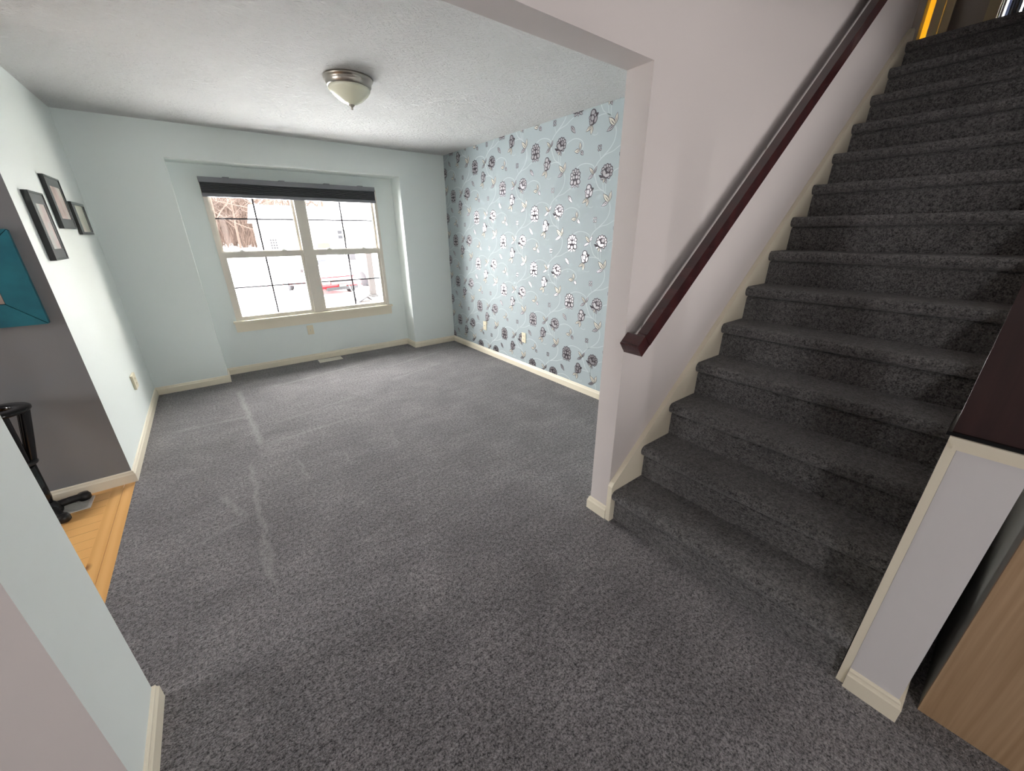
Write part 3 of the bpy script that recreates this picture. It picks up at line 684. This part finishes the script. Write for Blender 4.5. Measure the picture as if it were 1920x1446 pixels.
m = MB(); m.box(XP - 0.02, YP1 - 0.018, 1.62, XP + 0.16, 0.017, 1.645); m.box(XP - 0.005, YP1 - 0.003, 1.645, XP + 0.145, 0.002, 1.67); m.build('post_cap', [ESPRESSO], nw, bevel=0.005)

# oak cabinet
cb = thing('cabinet', (2.0, -0.50, 0), 'light oak veneer cabinet standing close beside the half wall', 'cabinet')
CX, CY1, CY0, CH = 1.567, -0.196, -0.86, 0.84
m = MB(); m.box(CX, CY0, 0.0005, CX + 0.018, CY1, CH); m.build('side_panel', [OAK], cb, bevel=0.0012)
m = MB(); m.box(CX + 0.018, CY1 - 0.006, 0.0005, 2.75, CY1 - 0.0005, CH - 0.001); m.build('back_panel', [GREYLAM], cb)
m = MB(); m.box(2.732, CY0, 0.0005, 2.75, CY1 - 0.006, CH); m.build('side_panel', [OAK], cb, bevel=0.0012)
m = MB(); m.box(CX - 0.004, CY0 - 0.004, CH, 2.754, CY1 + 0.004, CH + 0.022); m.build('top', [OAK], cb, bevel=0.002)
m = MB(); m.box(CX + 0.018, CY0 + 0.02, 0.06, 2.732, CY1 - 0.006, 0.078); m.build('bottom_shelf', [OAK], cb)
for k in range(2):
    m = MB(); xa = CX + 0.020 + k * 0.583; m.box(xa, CY0, 0.07, xa + 0.577, CY0 + 0.018, CH - 0.003); d = m.build('door', [OAK], cb, bevel=0.0015)
    m = MB(); xk = xa + (0.54 if k == 0 else 0.037); m.lathe([(0.0, 0.0), (0.006, 0.0), (0.006, -0.014), (0.014, -0.02), (0.012, -0.028), (0.0, -0.03)], (xk, CY0, 0.55), 20, axis='y'); m.build('knob', [NICKEL], d)

# ------------------------------------------------------------------ upper hall at the top of the stairs
UX = 5.6; UZ = 2.79
w = MB(); UT = 4.85
def uw(y0, y1, z0=UZ - 0.02, z1=WT): w.box(UX, y0, z0, UX + 0.11, y1, z1)
uw(1.25, 3.2); uw(-3.2, 0.2); uw(1.06, 1.25, UT); uw(0.2, 0.82, UT)
w.box(UX, 0.82, UZ, UX + 0.11, 1.06, WT); w.box(4.44, 3.2, UZ, 4.75, 3.3, WT); w.box(5.15, 3.2, UZ, 5.75, 3.3, WT); w.box(6.45, 3.2, UZ, 7.0, 3.3, WT); w.box(5.75, 3.2, UZ, 6.45, 3.3, UZ + 0.5); w.box(5.75, 3.2, UZ + 2.0, 6.45, 3.3, WT); w.box(4.75, 3.2, UZ, 5.15, 3.3, UZ + 0.8); w.box(4.75, 3.2, UZ + 1.3, 5.15, 3.3, WT); w.box(4.44, YS2, UZ - 0.2, 4.55, 3.2, WT)  # unseen end wall openings added to brighten the upper hall and yellow room
struct('wall_upper', w, [mat('taupe_paint', (0.24, 0.205, 0.18), 0.6)], 'taupe wall of the upper hall at the head of the stairs')
w = MB(); w.box(UX + 0.9, 0.9, UZ, UX + 1.0, 3.2, WT); w.box(UX + 0.11, 0.9, UZ, UX + 0.9, 1.0, WT)
struct('wall_yellow', w, [mat('bright_yellow_paint', (0.85, 0.52, 0.003), 0.5)], 'bright yellow wall seen through the doorway at the head of the stairs')
for nm, lab, yy0, yy1 in (('door_1', 'tan door casing beside the yellow strip at the head of the stairs', 1.055, 1.185), ('door_2', 'tan door casing right of the taupe wall at the head of the stairs', 0.775, 0.845)):
    m = MB(); 
    if nm == 'door_1': m.box(UX - 0.018, yy0, UZ, UX, 1.112, UT); m.box(UX - 0.012, 1.120, UZ, UX + 0.11, yy1, UT)
    else: m.box(UX - 0.018, yy0, UZ, UX, yy1, UT)
    struct(nm, m, [TRIM_WORN], lab, bevel=0.003)
m = MB(); m.box(UX + 0.01, 0.752, UZ, UX + 0.05, 0.762, UT); struct('trim_5', m, [WHITE], 'thin white door edge beside the upper room')
# small room window behind the second doorway
m = MB(); m.box(UX + 1.3, -0.6, UZ, UX + 1.4, 0.60, WT); m.box(UX + 1.3, 0.60, UZ, UX + 1.4, 0.9, UZ + 0.45); m.box(UX + 1.3, 0.60, UZ + 1.2, UX + 1.4, 0.9, WT); m.box(UX + 1.3, 0.875, UZ + 0.45, UX + 1.4, 0.9, UZ + 1.2); m.box(UX + 0.11, -0.6, WT - 0.1, UX + 1.4, 0.9, WT); m.box(UX + 0.11, -0.7, UZ, UX + 1.4, -0.6, WT); m.box(UX + 0.92, 0.9, UZ, UX + 1.4, 1.0, WT)
struct('wall_upper_room', m, [mat('slate_blue_paint', (0.10, 0.11, 0.15), 0.5)], 'slate blue wall of the upper room')
cu = thing('curtain', (UX + 1.22, 0.6, UZ + 1.6), 'grey and blue curtain panels at the upper room window', 'curtain')
for (ya, yb_, colr) in ((0.795, 0.87, (0.30, 0.33, 0.33)), (0.735, 0.782, (0.05, 0.09, 0.18)), (0.62, 0.712, (0.12, 0.09, 0.28))):
    m = MB(); pl = [(UX + 1.2 + 0.012 * math.sin(k * 1.9), ya + (yb_ - ya) * k / 12) for k in range(13)]
    pl2 = [(x + 0.004, y) for x, y in reversed(pl)]
    m.prism(pl + pl2, 'z', UZ + 0.05, UZ + 1.7); m.build('panel', [mat('curtain_cloth', colr, 0.7)], cu)
m = MB(); m.tube([(UX + 1.2, 0.4, UZ + 1.7), (UX + 1.2, 0.9, UZ + 1.7)], 0.01, 8); m.build('curtain_rod', [NICKEL], cu)

# ------------------------------------------------------------------ outdoors: snowy street
SNOW = mat('fresh_snow', (0.86, 0.88, 0.90), 0.8)
bump(SNOW, noise(SNOW, objco(SNOW), 1.5, 4), 0.2, 0.1)
def gz(y):
    if y < 22: return -1.0
    if y < 44: return -1.0 + (y - 22) / 22 * 1.05
    return 0.05 + (y - 44) * 0.01
m = MB(); ys = [5.47, 8, 12, 16, 20, 22, 26, 30, 36, 44, 60, 90, 140]; xs = [-90, -40, -15, -5, 0, 5, 10, 20, 40, 70, 110]
vs = [(x, y, gz(y) + 0.06 * math.sin(x * 1.3 + y)) for y in ys for x in xs]; k = len(xs)
m.add(vs, [(j * k + i, j * k + i + 1, (j + 1) * k + i + 1, (j + 1) * k + i) for j in range(len(ys) - 1) for i in range(k - 1)], 0, True)
tag(m.build('ground', [SNOW]), 'snow covered yard and street outside the window', 'ground', None, 'structure')
m = MB(); m.box(3.0, 13.4, -1.02, 5.2, 17.9, -0.93); tag(m.build('driveway', [mat('wet_gravel', (0.055, 0.042, 0.036), 0.8)]), 'bare wet driveway strip in the snow in front of the red car', 'driveway', None, 'structure')

gw = MB(); gw.box(4.3, 5.5, -1.0, 9.5, 11.4, 2.7); gw.prism([(4.0, 2.65), (9.8, 2.65), (6.9, 4.6)], 'y', 5.5, 11.7, 1)  # unseen block added outside to cut daylight reaching the left wall
struct('wall_garage', gw, [mat('beige_blocker', (0.33, 0.30, 0.25), 0.7), SNOW], 'added beige block with snowy top, unseen, shading the window from the right')
# neighbour's house
hs = thing('house', (11, 45, 0.2), 'white single storey house with snowy roof across the street', 'house')
SID = mat('white_clapboard', (0.80, 0.79, 0.74), 0.6); SHUT = mat('olive_shutter', (0.022, 0.021, 0.015), 0.6); GLD = mat('dark_house_glass', (0.012, 0.012, 0.014), 0.4, 0, 0.1)
m = MB(); m.box(4.75, 42, -0.3, 19, 50, 2.7); m.build('walls', [SID], hs)
m = MB(); m.prism([(41.4, 2.65), (50.6, 2.65), (46, 4.15)], 'x', 4.4, 12.2); m.build('roof', [SNOW], hs)
m = MB(); m.prism([(41.2, 2.6), (50.8, 2.6), (46, 5.6)], 'x', 11.6, 19.6); m.build('gable_roof', [SNOW], hs)
def hbox(nm, x0, x1, z0, z1, mt, d=0.06, par=hs):
    m = MB(); m.box(x0, 42 - d, z0, x1, 42.02, z1); return m.build(nm, [mt], par)
dr = hbox('door', 4.85, 5.75, -0.2, 1.85, mat('cream_door', (0.040, 0.037, 0.031), 0.5))
for r in range(4):
    for cc in range(3): hbox('pane', 5.02 + cc * 0.2, 5.14 + cc * 0.2, 0.35 + r * 0.22, 0.48 + r * 0.22, GLD, 0.08, dr)
wn_ = hbox('window', 10.75, 11.32, 1.05, 1.95, SID, 0.08)
for r in range(2): hbox('pane', 10.82, 11.25, 1.12 + r * 0.42, 1.45 + r * 0.42, GLD, 0.10, wn_)
hbox('shutter', 10.05, 10.6, 1.05, 1.95, SHUT); hbox('shutter', 11.45, 12.1, 1.05, 1.95, SHUT)
hbox('brick_base', 8.8, 9.9, -0.2, 0.78, mat('orange_brick', (0.040, 0.022, 0.010), 0.8), 0.3)
LEAFG = mat('evergreen_leaf', (0.018, 0.026, 0.010), 0.7)
for i, xx in enumerate((9.95, 10.55, 11.15, 11.75)):
    m = MB(); rr = random.Random(i)
    for q in range(90):
        a, e = rr.uniform(0, 2 * PI), rr.uniform(0, PI); r = 0.25 * rr.uniform(0.6, 1)
        cx, cy, cz_ = xx + r * math.cos(a) * math.sin(e), 41.0 + r * math.sin(a) * math.sin(e), 0.35 + r * math.cos(e)
        s = 0.05; d1 = Vector((rr.uniform(-1, 1), rr.uniform(-1, 1), rr.uniform(-1, 1))).normalized() * s; d2 = d1.orthogonal().normalized() * s * 0.6
        p = Vector((cx, cy, cz_)); m.add([p - d1, p + d2, p + d1, p - d2], [(0, 1, 2, 3)])
    m.tube([(xx, 41.0, -0.25), (xx, 41.0, 0.3)], 0.04, 6)
    tag(m.build('shrub', [LEAFG]), 'low evergreen shrub in the row under the shuttered house window', 'shrub', 'shrubs in front of the white house')

# red car
def car(root_loc, yaw):
    c = thing('car', (0, 0, 0), 'red car with snow on its hood parked facing the house', 'car')
    RED = mat('red_car_paint', (0.20, 0.006, 0.010), 0.3, 0, 0.4, 0.15); TYRE = mat('black_tyre', (0.008, 0.008, 0.010), 0.8); SIL = mat('alloy_wheel', (0.5, 0.5, 0.52), 0.3, 0.9); DGL = mat('dark_car_glass', (0.012, 0.013, 0.018), 0.5, 0, 0.1); LAMP = mat('headlamp_lens', (0.75, 0.75, 0.78), 0.12)
    m = MB(); m.prism([(-2.22, 0.30), (-2.30, 0.42), (-2.28, 0.62), (-2.12, 0.80), (-1.15, 0.98), (1.75, 1.02), (2.25, 0.92), (2.28, 0.45), (2.2, 0.28)], 'x', -0.90, 0.90); m.build('body', [RED], c, bevel=0.09, seg=4)
    m = MB(); lo = [(-0.80, -1.2), (0.80, -1.2), (0.80, 2.05), (-0.80, 2.05)]; hi = [(-0.60, -0.40), (0.60, -0.40), (0.60, 1.35), (-0.60, 1.35)]
    vs = [(x, y, 0.96) for x, y in lo] + [(x, y, 1.44) for x, y in hi]; fs = [(4, 5, 6, 7), (0, 1, 5, 4), (1, 2, 6, 5), (2, 3, 7, 6), (3, 0, 4, 7), (0, 3, 2, 1)]
    m.add(vs, fs); m.build('cabin', [DGL], c, bevel=0.04, seg=3)
    m = MB(); m.box(-0.62, -0.42, 1.43, 0.62, 1.38, 1.52); m.build('snow_on_roof', [SNOW], c, bevel=0.04, seg=3)
    m = MB(); m.prism([(-2.12, 0.815), (-1.15, 0.985), (-0.75, 1.20), (-0.85, 1.25), (-1.25, 1.08), (-2.10, 0.89)], 'x', -0.76, 0.76); m.build('snow_on_hood', [SNOW], c, bevel=0.02)
    for sx in (-1, 1):
        for y in (-1.42, 1.40):
            m = MB(); m.lathe([(0.0, -0.11), (0.30, -0.11), (0.33, -0.08), (0.33, 0.08), (0.30, 0.11), (0.0, 0.11)], (sx * 0.80, y, 0.33), 32, axis='x'); wh = m.build('wheel', [TYRE], c)
            m = MB(); m.lathe([(0.0, 0.0), (0.20, 0.0), (0.21, 0.012), (0.05, 0.03), (0.0, 0.03)], (sx * 0.80 + (0.105 if sx > 0 else -0.135), y, 0.33), 24, axis='x'); m.build('rim', [SIL], wh)
        m = MB(); m.box(sx * 0.52, -2.315, 0.55, sx * 0.84, -2.12, 0.72); m.build('headlight', [LAMP], c, bevel=0.04, seg=3)
        m = MB(); m.box(sx * 0.90, -0.92, 0.98, sx * 1.08, -0.78, 1.12); m.build('mirror', [mat('car_mirror', (0.012, 0.011, 0.013), 0.4)], c, bevel=0.03)
    m = MB(); m.box(-0.48, -2.325, 0.52, 0.48, -2.2, 0.68); m.build('grille', [mat('chrome_grille', (0.06, 0.06, 0.065), 0.4, 0.3)], c, bevel=0.02)
    m = MB(); m.box(-0.70, -2.33, 0.27, 0.70, -2.2, 0.40); m.build('air_intake', [TYRE], c, bevel=0.02)
    m = MB(); m.box(-0.16, -2.345, 0.40, 0.16, -2.30, 0.51); m.build('licence_plate', [mat('grey_plate', (0.035, 0.04, 0.038), 0.5)], c)
    c.location = root_loc; c.rotation_euler = (0, 0, yaw)
car((4.05, 20.35, -1.0), math.radians(12))

# white truck
def truck(root_loc, yaw):
    c = thing('truck', (0, 0, 0), 'white pickup truck with black mirrors parked behind the wooden post', 'truck')
    WP = mat('white_truck_paint', (0.82, 0.82, 0.82), 0.3, 0, 0.5, 0.4); TY = mat('truck_tyre', (0.010, 0.009, 0.012), 0.8); GL = mat('truck_glass', (0.018, 0.018, 0.024), 0.5, 0, 0.1)
    m = MB(); m.prism([(-2.7, 0.45), (-2.75, 1.0), (-2.6, 1.18), (-1.3, 1.28), (2.8, 1.28), (2.8, 0.5)], 'x', -1.0, 1.0); m.build('body', [WP], c, bevel=0.06, seg=3)
    m = MB(); lo = [(-0.92, -1.45), (0.92, -1.45), (0.92, 0.9), (-0.92, 0.9)]; hi = [(-0.76, -0.75), (0.76, -0.75), (0.76, 0.75), (-0.76, 0.75)]
    m.add([(x, y, 1.26) for x, y in lo] + [(x, y, 1.95) for x, y in hi], [(4, 5, 6, 7), (0, 1, 5, 4), (1, 2, 6, 5), (2, 3, 7, 6), (3, 0, 4, 7), (0, 3, 2, 1)]); m.build('cab', [WP], c, bevel=0.04)
    for sx in (-1, 1):
        for ya, yb_ in ((-1.0, -0.15), (-0.05, 0.62)):
            m = MB(); t = 0.012
            m.add([(sx * 0.915, ya - 0.1, 1.34), (sx * 0.915, yb_ + 0.05, 1.34), (sx * 0.79, yb_, 1.86), (sx * 0.79, ya + 0.22, 1.86), (sx * 0.85, ya - 0.1, 1.34), (sx * 0.85, yb_ + 0.05, 1.34), (sx * 0.72, yb_, 1.86), (sx * 0.72, ya + 0.22, 1.86)],
                  [(0, 1, 2, 3), (7, 6, 5, 4), (0, 4, 5, 1), (1, 5, 6, 2), (2, 6, 7, 3), (3, 7, 4, 0)]); m.build('side_window', [GL], c)
        m = MB(); m.box(sx * 0.95, -1.30, 1.30, sx * 1.24, -1.14, 1.62); m.build('mirror', [TY], c, bevel=0.03)
        for y in (-1.75, 1.75):
            m = MB(); m.lathe([(0.0, -0.13), (0.36, -0.13), (0.40, -0.09), (0.40, 0.09), (0.36, 0.13), (0.0, 0.13)], (sx * 0.88, y, 0.40), 32, axis='x'); m.build('wheel', [TY], c)
        m = MB(); m.box(sx * 0.62, -2.77, 0.86, sx * 0.95, -2.6, 1.08); m.build('headlight', [mat('truck_lamp', (0.7, 0.7, 0.72), 0.15)], c, bevel=0.02)
    m = MB(); m.box(-0.58, -2.78, 0.80, 0.58, -2.6, 1.08); m.build('grille', [mat('truck_grille', (0.5, 0.5, 0.52), 0.4)], c, bevel=0.02)
    m = MB(); m.box(-1.0, -2.84, 0.45, 1.0, -2.6, 0.68); m.build('bumper', [mat('truck_bumper', (0.7, 0.7, 0.7), 0.25, 0.8)], c, bevel=0.03)
    m = MB(); m.box(-0.74, -0.78, 1.94, 0.74, 0.76, 2.05); m.build('snow_on_roof', [SNOW], c, bevel=0.03)
    c.location = root_loc; c.rotation_euler = (0, 0, yaw)
truck((6.75, 22.6, -1.0), math.radians(14))

# post and shovel near the drive
pt = thing('wooden_post', (5.45, 17.0, -1.0), 'weathered brown wooden post standing in the snow beside the truck', 'post')
m = MB(); m.box(5.34, 16.88, -1.0, 5.57, 17.12, 0.84); m.build('post_body', [wood('weathered_wood', (0.016, 0.0125, 0.0118), (0.012, 0.009, 0.0085), 0.8, (3, 3, 0.4), 4)], pt, bevel=0.01)
m = MB(); m.box(5.29, 16.83, -1.0, 5.62, 17.17, -0.90); m.build('post_base', [mat('dark_post_base', (0.012, 0.011, 0.011), 0.8)], pt)
m = MB(); m.box(5.31, 16.85, 0.84, 5.60, 17.15, 0.88); m.build('post_cap', [SNOW], pt, bevel=0.01)
sv = thing('snow_shovel', (4.45, 15.6, -0.95), 'black snow shovel standing in the snow in front of the red car', 'shovel')
m = MB(); m.tube([(4.17, 15.75, -0.28), (4.34, 15.6, -0.90)], 0.022, 8); m.build('shaft', [mat('shovel_shaft', (0.012, 0.012, 0.016), 0.5)], sv)
m = MB(); m.tube([(4.07, 15.75, -0.28), (4.27, 15.75, -0.28)], 0.025, 8); m.build('grip', [BLACKP], sv)
m = MB(); m.prism([(4.34, -0.92), (4.72, -0.72), (4.86, -0.86), (4.86, -0.90), (4.72, -0.76), (4.36, -0.96)], 'y', 15.4, 15.75); m.build('blade', [mat('shovel_blade', (0.014, 0.014, 0.018), 0.5)], sv)

# woods
BARK = mat('brown_bark', (0.036, 0.021, 0.0145), 0.9); SNOWB = mat('snow_on_branch', (0.8, 0.8, 0.82), 0.8)
def tree_mb(seed, h=11):
    r = random.Random(seed); m = MB()
    def branch(p, d, L, rad, lev):
        pts = [p]; n = 4
        for i in range(n):
            d = (d + Vector((r.uniform(-1, 1), r.uniform(-1, 1), r.uniform(-0.3, 0.6))) * (0.10 if lev == 0 else 0.28)).normalized(); pts.append(pts[-1] + d * L / n)
        m.tube(pts, [rad * (1 - 0.62 * i / n) for i in range(n + 1)], 5 if lev == 0 else 3, 0, False)
        if lev < 3:
            for k in range((13, 5, 3)[lev]):
                t = r.uniform(0.15 if lev == 0 else 0.25, 1.0); i = min(int(t * n), n - 1); q = pts[i].lerp(pts[i + 1], t * n - i)
                a = r.uniform(0, 2 * PI); dd = (Vector((math.cos(a), math.sin(a), r.uniform(0.1, 0.9)))).normalized()
                branch(q, dd, L * r.uniform(0.28, 0.5), rad * 0.42 * (1.2 - t * 0.5), lev + 1)
    branch(Vector((0, 0, -0.2)), Vector((r.uniform(-0.05, 0.05), 0, 1)), h, 0.16, 0)
    return m
protos = []
spots = []
rr = random.Random(3)
for i in range(20):
    y = rr.uniform(50, 66); x = y * rr.uniform(0.005, 0.115)
    spots.append((x, y))
for i in range(7):
    y = rr.uniform(56, 70); x = y * rr.uniform(0.115, 0.255); spots.append((x, y))
for i, (x, y) in enumerate(spots):
    if i < 5:
        o = tree_mb(20 + i).build('tree', [BARK]); protos.append(o); tag(o, 'bare brown tree in the woods beyond the white house', 'tree', 'bare trees in the woods')
    else:
        o = protos[i % 5].copy(); COL.objects.link(o)
    o.location = (x, y, gz(y)); o.rotation_euler = (0, 0, rr.uniform(0, 6.28)); s = rr.uniform(0.75, 1.2); o.scale = (s, s, s)
m = MB(); rr = random.Random(11)
for i in range(9000):
    y = rr.uniform(54, 74); x = y * (rr.uniform(-0.01, 0.14) if i % 4 else rr.uniform(0.1, 0.29)); z = gz(y) - 0.3 + abs(rr.gauss(0, 3.0)); L = rr.uniform(0.6, 2.4)
    d = Vector((rr.uniform(-0.5, 0.5), rr.uniform(-0.3, 0.3), 1)).normalized() * L; p = Vector((x, y, z)); w_ = rr.uniform(0.012, 0.035)
    q = p + d; m.add([p + Vector((-w_, 0, 0)), p + Vector((w_, 0, 0)), p + Vector((0, w_ * 1.5, 0)), q], [(0, 1, 3), (1, 2, 3), (2, 0, 3)])
tag(m.build('thicket', [BARK]), 'tangle of brown twigs and saplings filling the woods', 'thicket', None, 'stuff')
hl = MB(); hx = [-12 + 3 * k for k in range(14)]; vs = []
for k, x in enumerate(hx):
    top = 8.5 + 0.8 * math.sin(k * 1.7) + 0.5 * math.sin(k * 3.1); vs += [(x, 76, -0.5), (x, 84, top * 0.7), (x, 90, top), (x, 100, top * 0.9), (x, 101, -0.5)]
hl.add(vs, [(5 * k + j, 5 * k + 5 + j, 5 * k + 6 + j, 5 * k + 1 + j) for k in range(13) for j in range(4)], 0, True)
LIT = mat('leaf_litter', (0.05, 0.03, 0.02), 0.9); K(LIT, ramp(LIT, noise(LIT, objco(LIT, (1.2, 0.5, 0.35)), 2.2, 6, 0.75), [(0.35, (0.014, 0.008, 0.006)), (0.65, (0.048, 0.030, 0.021))]), P(LIT).inputs['Base Color'])
tag(hl.build('hillside', [LIT]), 'brown wooded hillside behind the bare trees', 'hill', None, 'structure')
sb = MB()
sb.tube([(3.2, 30, 0.2), (3.55, 30, 1.6), (3.9, 30, 2.15), (5.0, 30, 2.45)], [0.045, 0.038, 0.03, 0.015], 6)
sb.tube([(3.55, 30, 1.6), (3.3, 30, 3.2), (4.4, 30, 4.2), (5.6, 30, 5.0)], [0.032, 0.03, 0.028, 0.015], 6); sb.tube([(3.3, 30, 3.2), (2.6, 30, 3.8), (1.9, 30, 4.0)], [0.028, 0.022, 0.012], 6)
sb.tube([(3.4, 30, 2.6), (4.3, 30, 3.05), (5.2, 30, 3.0)], [0.03, 0.028, 0.012], 6)
sb.tube([(3.25, 30, -0.7), (3.2, 30, 0.2)], [0.055, 0.045], 6)
tag(sb.build('tree', [SNOWB]), 'small tree with snow coated white branches in front of the woods', 'tree')

for o in list(bpy.data.objects):
    if '_org' in o: del o['_org']
